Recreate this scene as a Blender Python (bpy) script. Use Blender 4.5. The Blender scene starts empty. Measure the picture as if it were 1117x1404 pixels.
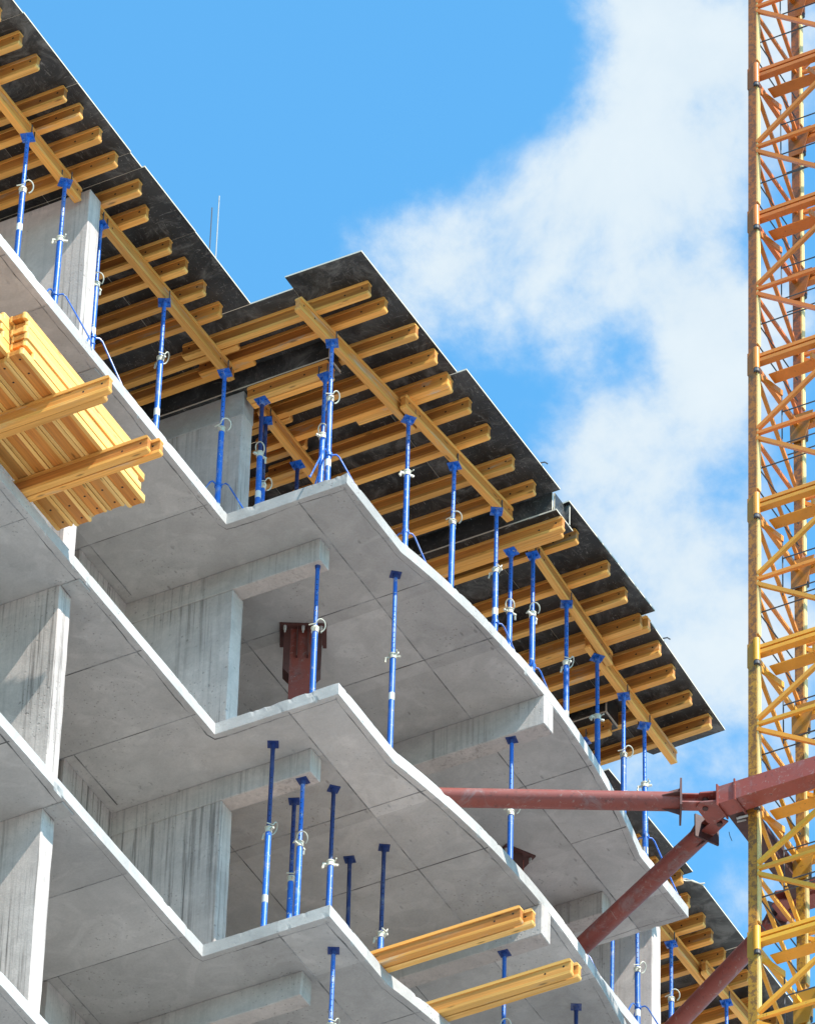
import bpy, bmesh, math, random
from mathutils import Vector, Matrix, noise
random.seed(7)
SC = bpy.context.scene
COL = SC.collection
PI = math.pi

# ------------------------------------------------------------------ camera
cd = bpy.data.cameras.new("camera")
cam = bpy.data.objects.new("camera", cd); COL.objects.link(cam)
cd.sensor_fit = 'VERTICAL'; cd.sensor_height = 36.0
cd.lens = 9337.44 * 36.0 / 1404.0
cd.clip_start = 1.0; cd.clip_end = 20000.0
RM = [[0.8830183, 0.4687674, 0.0231459], [-0.2998809, 0.6014491, -0.7404934], [-0.3610402, 0.6469282, 0.671665]]
cam.matrix_world = Matrix(((RM[0][0], -RM[1][0], -RM[2][0], 28.5549),
                           (RM[0][1], -RM[1][1], -RM[2][1], -47.1326),
                           (RM[0][2], -RM[1][2], -RM[2][2], -49.6611),
                           (0, 0, 0, 1)))
SC.camera = cam

# ------------------------------------------------------------------ light
SUN = Vector((1.0, -0.28, 1.26)).normalized()
sl = bpy.data.lights.new("sun", 'SUN'); sl.energy = 3.8; sl.angle = math.radians(0.53); sl.color = (1.0, 0.96, 0.89)
so = bpy.data.objects.new("sun", sl); COL.objects.link(so)
so.rotation_euler = SUN.to_track_quat('Z', 'Y').to_euler(); so.location = (60, -20, 80)
SC.view_settings.view_transform = 'Standard'; SC.view_settings.look = 'None'
SC.view_settings.gamma = 1.0; SC.view_settings.use_curve_mapping = False
SC.view_settings.exposure = 1.15
SC.cycles.max_bounces = 8; SC.cycles.diffuse_bounces = 5

W = bpy.data.worlds.new("World"); SC.world = W; W.use_nodes = True
wn = W.node_tree.nodes; wl = W.node_tree.links; wn.clear()
def WN(t, **k):
    n = wn.new(t)
    for a, b in k.items(): setattr(n, a, b)
    return n
w_out = WN('ShaderNodeOutputWorld'); w_bg = WN('ShaderNodeBackground')
w_bg.inputs[1].default_value = 0.122
wl.new(w_bg.outputs[0], w_out.inputs[0])
sky = WN('ShaderNodeTexSky', sky_type='NISHITA', sun_disc=False)
sky.sun_elevation = math.asin(SUN.z); sky.sun_rotation = math.atan2(SUN.x, SUN.y)
sky.altitude = 100; sky.air_density = 1.0; sky.dust_density = 0.3; sky.ozone_density = 3.0
w_tc = WN('ShaderNodeTexCoord')
def wmath(op, a, b=None, c=None, clamp=False):
    n = WN('ShaderNodeMath', operation=op); n.use_clamp = clamp
    for i, v in enumerate((a, b, c)):
        if v is None: continue
        if isinstance(v, (int, float)): n.inputs[i].default_value = v
        else: wl.new(v, n.inputs[i])
    return n.outputs[0]
def wnoise(scale, detail, rough, dist=0.0):
    n = WN('ShaderNodeTexNoise'); n.inputs['Scale'].default_value = scale; n.inputs['Detail'].default_value = detail
    n.inputs['Roughness'].default_value = rough; n.inputs['Distortion'].default_value = dist
    wl.new(w_tc.outputs['Generated'], n.inputs['Vector']); return n.outputs['Fac']
# cumulus banks and clearings in fixed directions, the first thinning the added cover in view: (direction, angular radius, density)
CLOUDS = [((-0.3609, 0.647, 0.67167), 0.2249, -0.42), ((-0.30834, 0.61596, 0.72493), 0.02099, 0.7), ((-0.29668, 0.62603, 0.72115), 0.02999, 0.9), ((-0.30555, 0.63189, 0.71229), 0.02249, 0.55), ((-0.3214, 0.62778, 0.70894), 0.02099, 0.65), ((-0.33305, 0.62479, 0.7062), 0.01799, 0.65), ((-0.34483, 0.62204, 0.70297), 0.01949, 0.7), ((-0.3577, 0.6143, 0.70334), 0.01649, 0.72), ((-0.35346, 0.62254, 0.69822), 0.01799, 0.55), ((-0.34761, 0.63238, 0.69229), 0.02099, 0.68), ((-0.33703, 0.63035, 0.69934), 0.01799, 0.45), ((-0.31533, 0.63716, 0.70327), 0.02849, 0.65), ((-0.31556, 0.652, 0.68943), 0.02549, 0.6), ((-0.33146, 0.64074, 0.69252), 0.01949, 0.4), ((-0.32782, 0.66221, 0.6738), 0.03898, 0.85), ((-0.33479, 0.65223, 0.68008), 0.01649, 0.45), ((-0.32584, 0.68219, 0.65456), 0.04198, 0.72), ((-0.3363, 0.70073, 0.62919), 0.01949, 0.68), ((-0.30812, 0.64904, 0.69556), 0.02549, 0.45), ((-0.32514, 0.64724, 0.68946), 0.0105, -0.75), ((-0.3443, 0.6449, 0.68232), 0.01349, -0.3), ((-0.3412, 0.60765, 0.71718), 0.03598, -0.8), ((-0.37335, 0.59792, 0.7093), 0.06447, -1.0), ((-0.3074, 0.62843, 0.71455), 0.009, -0.3), ((-0.33742, 0.69342, 0.63664), 0.01649, -0.25)]
dens = wmath('MULTIPLY', wmath('SUBTRACT', wnoise(3.0, 2, 0.5), 0.26), 1.3)  # cloud cover raised outside the view to neutralise the ambient light
for d, r, w in CLOUDS:
    vm = WN('ShaderNodeVectorMath', operation='DISTANCE'); wl.new(w_tc.outputs['Generated'], vm.inputs[0]); vm.inputs[1].default_value = d
    mr = WN('ShaderNodeMapRange', interpolation_type='SMOOTHSTEP'); wl.new(vm.outputs['Value'], mr.inputs[0])
    mr.inputs[1].default_value = 0.0; mr.inputs[2].default_value = r; mr.inputs[3].default_value = w; mr.inputs[4].default_value = 0.0
    dens = wmath('ADD', dens, mr.outputs[0])
puff = wmath('SUBTRACT', wnoise(30.0, 10, 0.60, 0.15), 0.5)
puff2 = wmath('SUBTRACT', wnoise(90.0, 6, 0.62, 0.2), 0.5)
dens = wmath('ADD', dens, wmath('MULTIPLY_ADD', puff, 3.6, wmath('MULTIPLY', puff2, 0.8)))
mrd = WN('ShaderNodeMapRange', interpolation_type='SMOOTHERSTEP'); wl.new(dens, mrd.inputs[0])
mrd.inputs[1].default_value = 0.0; mrd.inputs[2].default_value = 1.35
ccol = WN('ShaderNodeMix', data_type='RGBA')
wl.new(wmath('MULTIPLY_ADD', puff, 1.6, 0.55, True), ccol.inputs['Factor'])
ccol.inputs['A'].default_value = (2.30, 2.85, 3.35, 1); ccol.inputs['B'].default_value = (3.15, 3.50, 3.70, 1)
tint = WN('ShaderNodeMix', data_type='RGBA', blend_type='MULTIPLY'); tint.inputs['Factor'].default_value = 1
wl.new(sky.outputs[0], tint.inputs['A']); tint.inputs['B'].default_value = (.66, 1.36, 1.40, 1)
mixs = WN('ShaderNodeMix', data_type='RGBA')
wl.new(mrd.outputs[0], mixs.inputs['Factor']); wl.new(tint.outputs['Result'], mixs.inputs['A']); wl.new(ccol.outputs['Result'], mixs.inputs['B'])
wl.new(mixs.outputs['Result'], w_bg.inputs[0])

# ------------------------------------------------------------------ materials
class Mat:
    def __init__(s, name):
        s.m = bpy.data.materials.new(name); s.m.use_nodes = True
        s.t = s.m.node_tree; s.n = s.t.nodes; s.l = s.t.links; s.b = s.n['Principled BSDF']; s._tc = None; s._oi = None
    def N(s, t, **k):
        n = s.n.new(t)
        for a, b in k.items(): setattr(n, a, b)
        return n
    def tc(s):
        if not s._tc: s._tc = s.N('ShaderNodeTexCoord')
        return s._tc.outputs['Object']
    def oi(s):
        if not s._oi: s._oi = s.N('ShaderNodeObjectInfo')
        return s._oi
    def set(s, inp, v):
        if hasattr(v, 'node'): s.l.new(v, inp)
        else: inp.default_value = v
    def math(s, op, a, b=0.0, c=0.0, clamp=False):
        n = s.N('ShaderNodeMath', operation=op); n.use_clamp = clamp
        for i, v in enumerate((a, b, c)): s.set(n.inputs[i], v)
        return n.outputs[0]
    def vec(s, scale=(1, 1, 1), off=None, rand=0.0):
        v = s.tc()
        if rand:
            c = s.N('ShaderNodeCombineXYZ')
            for i in range(3): s.l.new(s.math('MULTIPLY', s.oi().outputs['Random'], rand * (i + 1)), c.inputs[i])
            a = s.N('ShaderNodeVectorMath', operation='ADD'); s.l.new(v, a.inputs[0]); s.l.new(c.outputs[0], a.inputs[1]); v = a.outputs[0]
        m = s.N('ShaderNodeVectorMath', operation='MULTIPLY'); s.l.new(v, m.inputs[0]); m.inputs[1].default_value = scale
        return m.outputs[0]
    def noise(s, vec, scale, detail=4, rough=0.5, dist=0.0):
        n = s.N('ShaderNodeTexNoise'); s.l.new(vec, n.inputs['Vector']); n.inputs['Scale'].default_value = scale
        n.inputs['Detail'].default_value = detail; n.inputs['Roughness'].default_value = rough; n.inputs['Distortion'].default_value = dist
        return n.outputs['Fac']
    def ramp(s, fac, lo, hi, a=0.0, b=1.0):
        n = s.N('ShaderNodeMapRange', interpolation_type='SMOOTHSTEP'); s.l.new(fac, n.inputs[0])
        n.inputs[1].default_value = lo; n.inputs[2].default_value = hi; n.inputs[3].default_value = a; n.inputs[4].default_value = b
        return n.outputs[0]
    def mix(s, f, a, b, mode='MIX'):
        n = s.N('ShaderNodeMix', data_type='RGBA', blend_type=mode); s.set(n.inputs['Factor'], f)
        s.set(n.inputs['A'], a); s.set(n.inputs['B'], b); return n.outputs['Result']
    def val(s, col, v):      # multiply colour by value
        n = s.N('ShaderNodeVectorMath', operation='SCALE'); s.set(n.inputs[0], col); s.set(n.inputs['Scale'], v); return n.outputs[0]
    def bump(s, h, strength, dist):
        n = s.N('ShaderNodeBump'); n.inputs['Strength'].default_value = strength; n.inputs['Distance'].default_value = dist
        s.l.new(h, n.inputs['Height']); s.l.new(n.outputs[0], s.b.inputs['Normal'])
    def fin(s, col, rough, metal=0.0, spec=0.5):
        s.set(s.b.inputs['Base Color'], col); s.set(s.b.inputs['Roughness'], rough); s.set(s.b.inputs['Metallic'], metal)
        s.b.inputs['Specular IOR Level'].default_value = spec
        return s.m
def rgb(r, g, b): return (r, g, b, 1)

def concrete(name, base, streaks=0.0, panels=0.0, rough_side=False):
    k = Mat(name); v = k.vec()
    big = k.noise(v, 0.55, 5, 0.6, 0.3); mid = k.noise(v, 3.3, 6, 0.65, 0.8); fine = k.noise(v, 38, 4, 0.7)
    f = k.math('MULTIPLY_ADD', big, 0.85, 0.575)
    f = k.math('MULTIPLY', f, k.math('MULTIPLY_ADD', mid, 0.5, 0.75))
    f = k.math('MULTIPLY', f, k.math('MULTIPLY_ADD', fine, 0.34, 0.83))
    # cloudy lighter blotches
    bl = k.ramp(k.noise(v, 1.7, 3, 0.5, 1.6), 0.55, 0.63, 0.0, 0.09); f = k.math('ADD', f, bl)
    # air pores, in places only
    vo = k.N('ShaderNodeTexVoronoi'); k.l.new(k.vec((1, 1, 1)), vo.inputs['Vector']); vo.inputs['Scale'].default_value = 19
    where = k.ramp(k.noise(v, 1.1, 2, 0.5), 0.48, 0.62)
    pore = k.math('MULTIPLY', k.ramp(vo.outputs['Distance'], 0.10, 0.22, 1, 0), where)
    vo2 = k.N('ShaderNodeTexVoronoi'); k.l.new(k.vec((1.0, 0.45, 1)), vo2.inputs['Vector']); vo2.inputs['Scale'].default_value = 8.5
    pore2 = k.math('MULTIPLY', k.ramp(vo2.outputs['Distance'], 0.08, 0.17, 1, 0), k.ramp(k.noise(v, 0.8, 3, 0.6), 0.5, 0.6))
    pr = k.math('MAXIMUM', pore, pore2)
    f = k.math('MULTIPLY', f, k.math('MULTIPLY_ADD', pr, -0.30, 1.0))
    if panels:
        sv = k.N('ShaderNodeVectorMath', operation='MULTIPLY_ADD'); k.l.new(k.tc(), sv.inputs[0])
        sv.inputs[1].default_value = (1 / 2.38, 1 / 1.168, 1 / 3.0); sv.inputs[2].default_value = (-0.37 + 4, 0.317 + 8, 0.05 + 5)
        fl = k.N('ShaderNodeVectorMath', operation='FLOOR'); k.l.new(sv.outputs[0], fl.inputs[0])
        wh = k.N('ShaderNodeTexWhiteNoise'); k.l.new(fl.outputs[0], wh.inputs['Vector'])
        f = k.math('MULTIPLY', f, k.math('MULTIPLY_ADD', wh.outputs['Value'], panels, 1 - panels / 2))
    if streaks:
        s1 = k.ramp(k.noise(k.vec((21, 21, 0.38)), 1.0, 5, 0.65, 0.4), 0.47, 0.68)
        s1 = k.math('MULTIPLY', s1, k.ramp(k.noise(k.vec((1.3, 1.3, 0.5)), 1.0, 2, 0.5), 0.38, 0.6))
        s2 = k.ramp(k.noise(k.vec((30, 30, 0.4)), 1.0, 3, 0.5, 0.2), 0.52, 0.72)
        f = k.math('MULTIPLY', f, k.math('MULTIPLY_ADD', s1, -streaks, 1.0))
        f = k.math('MULTIPLY', f, k.math('MULTIPLY_ADD', k.math('MULTIPLY', s2, k.math('MULTIPLY_ADD', s1, 0.7, 0.3)), -0.55 * streaks, 1.03))
    h = k.math('ADD', k.math('MULTIPLY', mid, 0.5), k.math('MULTIPLY_ADD', fine, 0.35, k.math('MULTIPLY', pr, -0.6)))
    k.bump(h, 0.55, 0.012)
    return k.fin(k.val(base, f), 0.9, 0, 0.25)

M = {}
M['concrete'] = concrete('concrete_slab', (0.455, 0.427, 0.397), 0, 0.32)
M['wall'] = concrete('concrete_wall', (0.49, 0.420, 0.378), 0.66)
M['beam'] = concrete('concrete_beam', (0.475, 0.420, 0.380), 0.3)
M['rough'] = concrete('concrete_rough', (0.37, 0.35, 0.325), 0)
k = Mat('seam_grout'); M['seam'] = k.fin(k.val((0.25, 0.24, 0.23), k.ramp(k.noise(k.vec(), 2.2, 5, 0.7), 0.36, 0.66, 0.55, 1.7)), 0.95, 0, 0.1)

def wood(name, a, b, c, grey=0.3):
    k = Mat(name)
    g = k.noise(k.vec((0.55, 12, 12), rand=37.0), 1.0, 6, 0.62, 0.7)
    g2 = k.noise(k.vec((1.2, 46, 46), rand=19.0), 1.0, 3, 0.5, 0.3)
    bl = k.noise(k.vec((0.8, 2.2, 2.2), rand=53.0), 1.0, 3, 0.55)
    col = k.mix(k.ramp(g, 0.33, 0.68), a, b)
    col = k.mix(k.ramp(k.math('MULTIPLY_ADD', k.oi().outputs['Random'], 0.5, k.math('MULTIPLY', bl, 0.6)), 0.30, 0.80), col, c)
    # cement smears, greyer on some timbers
    sm = k.ramp(k.noise(k.vec((1.4, 7, 7), rand=71.0), 1.0, 5, 0.7, 0.5), 0.54, 0.70)
    sm = k.math('MULTIPLY', sm, k.ramp(k.oi().outputs['Random'], 0.2, 1.0, 0.12, 0.85))
    col = k.mix(k.math('MULTIPLY', sm, grey), col, rgb(0.50, 0.43, 0.32))
    col = k.val(col, k.math('MULTIPLY', k.math('MULTIPLY_ADD', g2, 0.7, 0.65), k.math('MULTIPLY_ADD', k.math('FRACT', k.math('MULTIPLY', k.oi().outputs['Random'], 7.31)), 0.34, 0.78)))
    kn = k.N('ShaderNodeTexVoronoi'); k.l.new(k.vec((2.2, 9, 9), rand=11.0), kn.inputs['Vector']); kn.inputs['Scale'].default_value = 1.0
    col = k.val(col, k.ramp(kn.outputs['Distance'], 0.05, 0.16, 0.45, 1.0))
    k.bump(k.math('ADD', g, k.math('MULTIPLY', g2, 0.5)), 0.4, 0.004)
    return k.fin(col, 0.55, 0, 0.35)
M['flange'] = wood('beam_flange_timber', rgb(0.90, 0.48, 0.125), rgb(0.70, 0.31, 0.062), rgb(0.86, 0.38, 0.078), 0.9)
M['web'] = wood('beam_web_ply', rgb(0.58, 0.215, 0.040), rgb(0.37, 0.125, 0.025), rgb(0.70, 0.275, 0.055), 0.9)
M['fresh'] = wood('stacked_timber', rgb(0.92, 0.58, 0.20), rgb(0.78, 0.39, 0.085), rgb(0.90, 0.48, 0.12), 0.4)
M['fresh_web'] = wood('stacked_web_ply', rgb(0.74, 0.28, 0.045), rgb(0.52, 0.17, 0.028), rgb(0.78, 0.38, 0.095), 0.5)
k = Mat('drilled_hole'); M['hole'] = k.fin(rgb(0.02, 0.014, 0.008), 0.9)

k = Mat('film_faced_plywood'); v = k.vec(rand=31.0)
sc1 = k.ramp(k.noise(k.vec((2.2, 2.2, 2.2), rand=31.0), 1.0, 9, 0.78, 1.0), 0.47, 0.74)
sc2 = k.ramp(k.noise(k.vec((30, 5, 12), rand=13.0), 1.0, 6, 0.75, 1.5), 0.57, 0.70)
sc3 = k.ramp(k.noise(k.vec((6, 34, 12), rand=17.0), 1.0, 5, 0.7, 0.8), 0.59, 0.71)
vo = k.N('ShaderNodeTexVoronoi'); k.l.new(v, vo.inputs['Vector']); vo.inputs['Scale'].default_value = 23
dots = k.math('MULTIPLY', k.ramp(vo.outputs['Distance'], 0.06, 0.2, 1, 0), k.ramp(k.noise(v, 2.0, 3, 0.6), 0.5, 0.6))
f = k.math('MAXIMUM', k.math('MULTIPLY', sc1, 0.60), k.math('MAXIMUM', k.math('MULTIPLY', sc2, 0.8), k.math('MULTIPLY', sc3, 0.7)))
f = k.math('MAXIMUM', f, k.math('MULTIPLY', dots, 0.75))
k.bump(k.noise(v, 9, 5, 0.6), 0.2, 0.004)
M['film'] = k.fin(k.mix(k.math('MULTIPLY', f, 0.80), k.mix(k.ramp(k.noise(v, 0.9, 3, 0.5), 0.35, 0.7), rgb(0.018, 0.018, 0.017), rgb(0.050, 0.048, 0.045)), rgb(0.34, 0.325, 0.29)), k.math('MULTIPLY_ADD', f, 0.3, 0.42), 0, 0.4)
k = Mat('plywood_edge'); M['edge'] = k.fin(k.val((0.62, 0.55, 0.44), k.math('MULTIPLY_ADD', k.noise(k.vec((3, 3, 120)), 1, 3, 0.5), 0.6, 0.6)), 0.8)
k = Mat('grey_ply'); M['greyply'] = k.fin(k.mix(k.ramp(k.noise(k.vec((2, 3, 2)), 1.6, 7, 0.62, 0.6), 0.40, 0.66), rgb(0.055, 0.055, 0.05), rgb(0.16, 0.155, 0.14)), 0.75)

def paint(name, base, worn, wear=0.6, rough=0.35, dirt=rgb(0.05, 0.04, 0.03), scale=6.0, chips=None, splash=0.0):
    k = Mat(name); v = k.vec(rand=23.0)
    n1 = k.noise(v, scale, 6, 0.7, 0.6); n2 = k.noise(v, scale * 5, 5, 0.7)
    col = k.mix(k.math('MULTIPLY', k.ramp(n1, 0.45, 0.75), wear), base, worn)
    col = k.mix(k.math('MULTIPLY', k.ramp(n2, 0.56, 0.70), 0.6 * wear), col, dirt)
    if chips: col = k.mix(k.ramp(k.noise(v, scale * 3.1, 3, 0.8, 1.0), 0.61, 0.66, 0, 0.9), col, chips)
    if splash:
        sp = k.math('MULTIPLY', k.ramp(k.noise(v, 3.0, 6, 0.75, 0.8), 0.50, 0.66), k.ramp(k.oi().outputs['Random'], 0.1, 1.0, 0.25, 1.0))
        col = k.mix(k.math('MULTIPLY', sp, splash), col, rgb(0.36, 0.37, 0.37))
    col = k.val(col, k.math('MULTIPLY_ADD', k.math('FRACT', k.math('MULTIPLY', k.oi().outputs['Random'], 5.7)), 0.4, 0.75))
    k.bump(n2, 0.2, 0.002)
    return k.fin(col, k.math('MULTIPLY_ADD', n1, 0.4, rough - 0.1), 0, 0.5)
M['blue'] = paint('blue_prop_paint', rgb(0.010, 0.120, 0.50), rgb(0.03, 0.16, 0.50), 0.6, 0.30, rgb(0.03, 0.035, 0.06), 7, rgb(0.42, 0.42, 0.40), 0.55)
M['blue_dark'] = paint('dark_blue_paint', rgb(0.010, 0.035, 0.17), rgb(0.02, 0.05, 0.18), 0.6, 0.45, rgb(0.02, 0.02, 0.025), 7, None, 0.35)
M['zinc'] = paint('galvanised_nut', rgb(0.62, 0.58, 0.46), rgb(0.45, 0.40, 0.28), 0.6, 0.45)
M['sticker'] = paint('paper_sticker', rgb(0.60, 0.60, 0.58), rgb(0.55, 0.50, 0.40), 0.6, 0.7, rgb(0.06, 0.10, 0.25), 16)
M['steel'] = paint('dark_steel', rgb(0.06, 0.062, 0.07), rgb(0.12, 0.1, 0.09), 0.6, 0.5)
M['oxide'] = paint('red_oxide_primer', rgb(0.29, 0.060, 0.040), rgb(0.20, 0.042, 0.028), 0.9, 0.42, rgb(0.06, 0.024, 0.017), 3.0, rgb(0.32, 0.17, 0.14), 0.25)
M['oxide_dark'] = paint('dark_oxide_primer', rgb(0.085, 0.028, 0.022), rgb(0.05, 0.02, 0.016), 0.7, 0.5, rgb(0.03, 0.016, 0.012), 4.0)
M['bolt'] = paint('bright_bolts', rgb(0.5, 0.48, 0.44), rgb(0.3, 0.27, 0.22), 0.6, 0.4)
def crane_paint(name, mul, rust=0.60):
    k = Mat(name); v = k.vec(rand=9.0)
    n1 = k.noise(v, 3.5, 6, 0.7, 0.5); n2 = k.noise(v, 16, 6, 0.75, 0.5)
    col = k.val(k.oi().outputs['Color'], k.math('MULTIPLY', k.math('MULTIPLY_ADD', n1, 0.5, 0.75), mul))
    col = k.mix(k.ramp(n2, rust, rust + 0.10, 0, 0.75), col, rgb(0.11, 0.045, 0.018))
    k.bump(n2, 0.2, 0.003)
    return k.fin(col, k.math('MULTIPLY_ADD', n1, 0.3, 0.3), 0, 0.5)
M['crane'] = crane_paint('crane_paint', 1.0)
M['crane_leg'] = crane_paint('crane_leg_paint', 0.55, 0.46)
M['crane_sunlit_rail'] = paint('sunlit_pale_rail', rgb(0.74, 0.53, 0.20), rgb(0.66, 0.43, 0.14), 0.7, 0.4, rgb(0.20, 0.10, 0.04), 4)  # pale rail colour carries the sunlit side of the crane leg
M['crane_old'] = crane_paint('crane_paint_weathered', 0.55)
k = Mat('sandy_ground')
M['ground'] = k.fin(k.val((0.255, 0.262, 0.272), k.math('MULTIPLY_ADD', k.noise(k.vec(), 0.08, 6, 0.6), 0.5, 0.75)), 0.95, 0, 0.1)

# ------------------------------------------------------------------ mesh helpers
class MB:
    def __init__(s): s.v = []; s.f = []; s.m = []
    def add(s, vs, fs, mi=0):
        o = len(s.v); s.v += [tuple(p) for p in vs]; s.f += [tuple(i + o for i in f) for f in fs]; s.m += [mi] * len(fs)
    def box(s, lo, hi, mi=0):
        x0, y0, z0 = lo; x1, y1, z1 = hi
        s.add([(x0, y0, z0), (x1, y0, z0), (x1, y1, z0), (x0, y1, z0), (x0, y0, z1), (x1, y0, z1), (x1, y1, z1), (x0, y1, z1)],
              [(0, 3, 2, 1), (4, 5, 6, 7), (0, 1, 5, 4), (1, 2, 6, 5), (2, 3, 7, 6), (3, 0, 4, 7)], mi)
    def obox(s, c, ax, ay, az, mi=0):       # centre and half-axis vectors
        c = Vector(c); ax = Vector(ax); ay = Vector(ay); az = Vector(az)
        P = [c + ax * i + ay * j + az * l for l in (-1, 1) for i, j in ((-1, -1), (1, -1), (1, 1), (-1, 1))]
        s.add(P, [(0, 3, 2, 1), (4, 5, 6, 7), (0, 1, 5, 4), (1, 2, 6, 5), (2, 3, 7, 6), (3, 0, 4, 7)], mi)
    def bar(s, p, q, w, h, up=(0, 0, 1), mi=0):
        p = Vector(p); q = Vector(q); d = (q - p); L = d.length; d.normalize(); up = Vector(up)
        if abs(d.dot(up)) > 0.98: up = Vector((1, 0, 0))
        a = d.cross(up).normalized(); b = a.cross(d).normalized()
        s.obox((p + q) / 2, d * (L / 2), a * (w / 2), b * (h / 2), mi)
    def tube(s, p, q, r, n=10, r2=None, mi=0, cap=True):
        p = Vector(p); q = Vector(q); d = (q - p).normalized(); r2 = r if r2 is None else r2
        up = Vector((0, 0, 1)) if abs(d.z) < 0.9 else Vector((1, 0, 0))
        a = d.cross(up).normalized(); b = d.cross(a)
        P = []
        for (c, rr) in ((p, r), (q, r2)):
            for i in range(n):
                t = 2 * PI * i / n; P.append(c + a * (math.cos(t) * rr) + b * (math.sin(t) * rr))
        F = [(i, (i + 1) % n, n + (i + 1) % n, n + i) for i in range(n)]
        if cap: F += [tuple(range(n - 1, -1, -1)), tuple(range(n, 2 * n))]
        s.add(P, F, mi)
    def path(s, pts, r, n=6, mi=0):
        pts = [Vector(p) for p in pts]; P = []; ref = Vector((0.3, 0.5, 0.81))
        for i, p in enumerate(pts):
            d = (pts[min(i + 1, len(pts) - 1)] - pts[max(i - 1, 0)]).normalized()
            a = d.cross(ref).normalized(); b = d.cross(a)
            for j in range(n):
                t = 2 * PI * j / n; P.append(p + a * (math.cos(t) * r) + b * (math.sin(t) * r))
        F = []
        for i in range(len(pts) - 1):
            for j in range(n): F.append((i * n + j, i * n + (j + 1) % n, (i + 1) * n + (j + 1) % n, (i + 1) * n + j))
        F += [tuple(range(n - 1, -1, -1)), tuple(range((len(pts) - 1) * n, len(pts) * n))]
        s.add(P, F, mi)
    def prism(s, poly, lo, hi, axis='y', mi=0):   # poly in the other two axes
        n = len(poly)
        def mk(a, b, t): return {'y': (a, t, b), 'x': (t, a, b), 'z': (a, b, t)}[axis]
        P = [mk(a, b, lo) for a, b in poly] + [mk(a, b, hi) for a, b in poly]
        F = [(i, (i + 1) % n, n + (i + 1) % n, n + i) for i in range(n)] + [tuple(range(n - 1, -1, -1)), tuple(range(n, 2 * n))]
        s.add(P, F, mi)
    def mesh(s, name, mats, smooth=False):
        me = bpy.data.meshes.new(name); me.from_pydata(s.v, [], s.f)
        for m in (mats if isinstance(mats, (list, tuple)) else [mats]): me.materials.append(m)
        for p, mi in zip(me.polygons, s.m): p.material_index = mi
        bm = bmesh.new(); bm.from_mesh(me); bmesh.ops.recalc_face_normals(bm, faces=bm.faces); bm.to_mesh(me); bm.free()
        if smooth:
            for p in me.polygons: p.use_smooth = len(p.vertices) == 4
            if hasattr(me, 'set_sharp_from_angle'): me.set_sharp_from_angle(angle=math.radians(40))
        me.update(); return me
    def build(s, name, mats, parent=None, smooth=False): return link(name, s.mesh(name, mats, smooth), parent)
def link(name, me, parent=None, loc=None, rot=None):
    o = bpy.data.objects.new(name, me); COL.objects.link(o)
    if parent: o.parent = parent
    if loc: o.location = loc
    if rot: o.rotation_euler = rot
    return o
def thing(name, label, cat, loc=(0, 0, 0), rot=(0, 0, 0), group=None, me=None):
    o = bpy.data.objects.new(name, me); COL.objects.link(o); o.location = loc; o.rotation_euler = rot
    o['label'] = label; o['category'] = cat; o['kind'] = 'thing'
    if group: o['group'] = group
    return o
ORD = ['first', 'second', 'third', 'fourth', 'fifth', 'sixth', 'seventh', 'eighth', 'ninth', 'tenth', 'eleventh', 'twelfth', 'thirteenth', 'fourteenth', 'fifteenth', 'sixteenth', 'seventeenth', 'eighteenth', 'nineteenth', 'twentieth']

# ------------------------------------------------------------------ ground
ZG = -51.4
g = MB(); g.add([(-9000, -9000, ZG), (9000, -9000, ZG), (9000, 9000, ZG), (-9000, 9000, ZG)], [(0, 1, 2, 3)])
o = g.build('ground', M['ground']); o['kind'] = 'structure'

# ------------------------------------------------------------------ concrete building
BLD = thing('concrete_building', 'unfinished grey concrete apartment block with stepped balcony slabs, standing beside the yellow crane mast', 'building', (0, 0, ZG))
def bpart(mb, name, mat, label=None, smooth=False):
    o = mb.build(name, mat, BLD, smooth); o.location = (0, 0, -ZG)
    if label: o['label'] = label
    return o
R_ARC = (2.92 ** 2 + 0.31 ** 2) / (2 * 0.31)
def bayx(y):
    if y <= 1.25 or y >= 7.09: return 1.49
    return 1.80 - (R_ARC - math.sqrt(R_ARC ** 2 - (y - 4.17) ** 2))
def outline():
    p = []
    y = -16.0
    while y < -0.03: p.append((0.0, y)); y += 0.5 if y < -7 else 0.035
    p.append((0.0, 0.0))
    x = 0.07
    while x < 1.46: p.append((x, 0.0)); x += 0.035
    p.append((1.49, 0.0)); y = 0.07
    while y < 8.30: p.append((bayx(y), y)); y += 0.035
    p.append((1.49, 8.34)); x = 1.42
    while x > 0.03: p.append((x, 8.34)); x -= 0.035
    p.append((0.0, 8.34)); y = 8.41
    while y < 24: p.append((0.0, y)); y += 0.06 if y < 14 else 0.6
    p += [(-9.0, 24.0), (-9.0, -16.0)]
    return p
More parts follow.
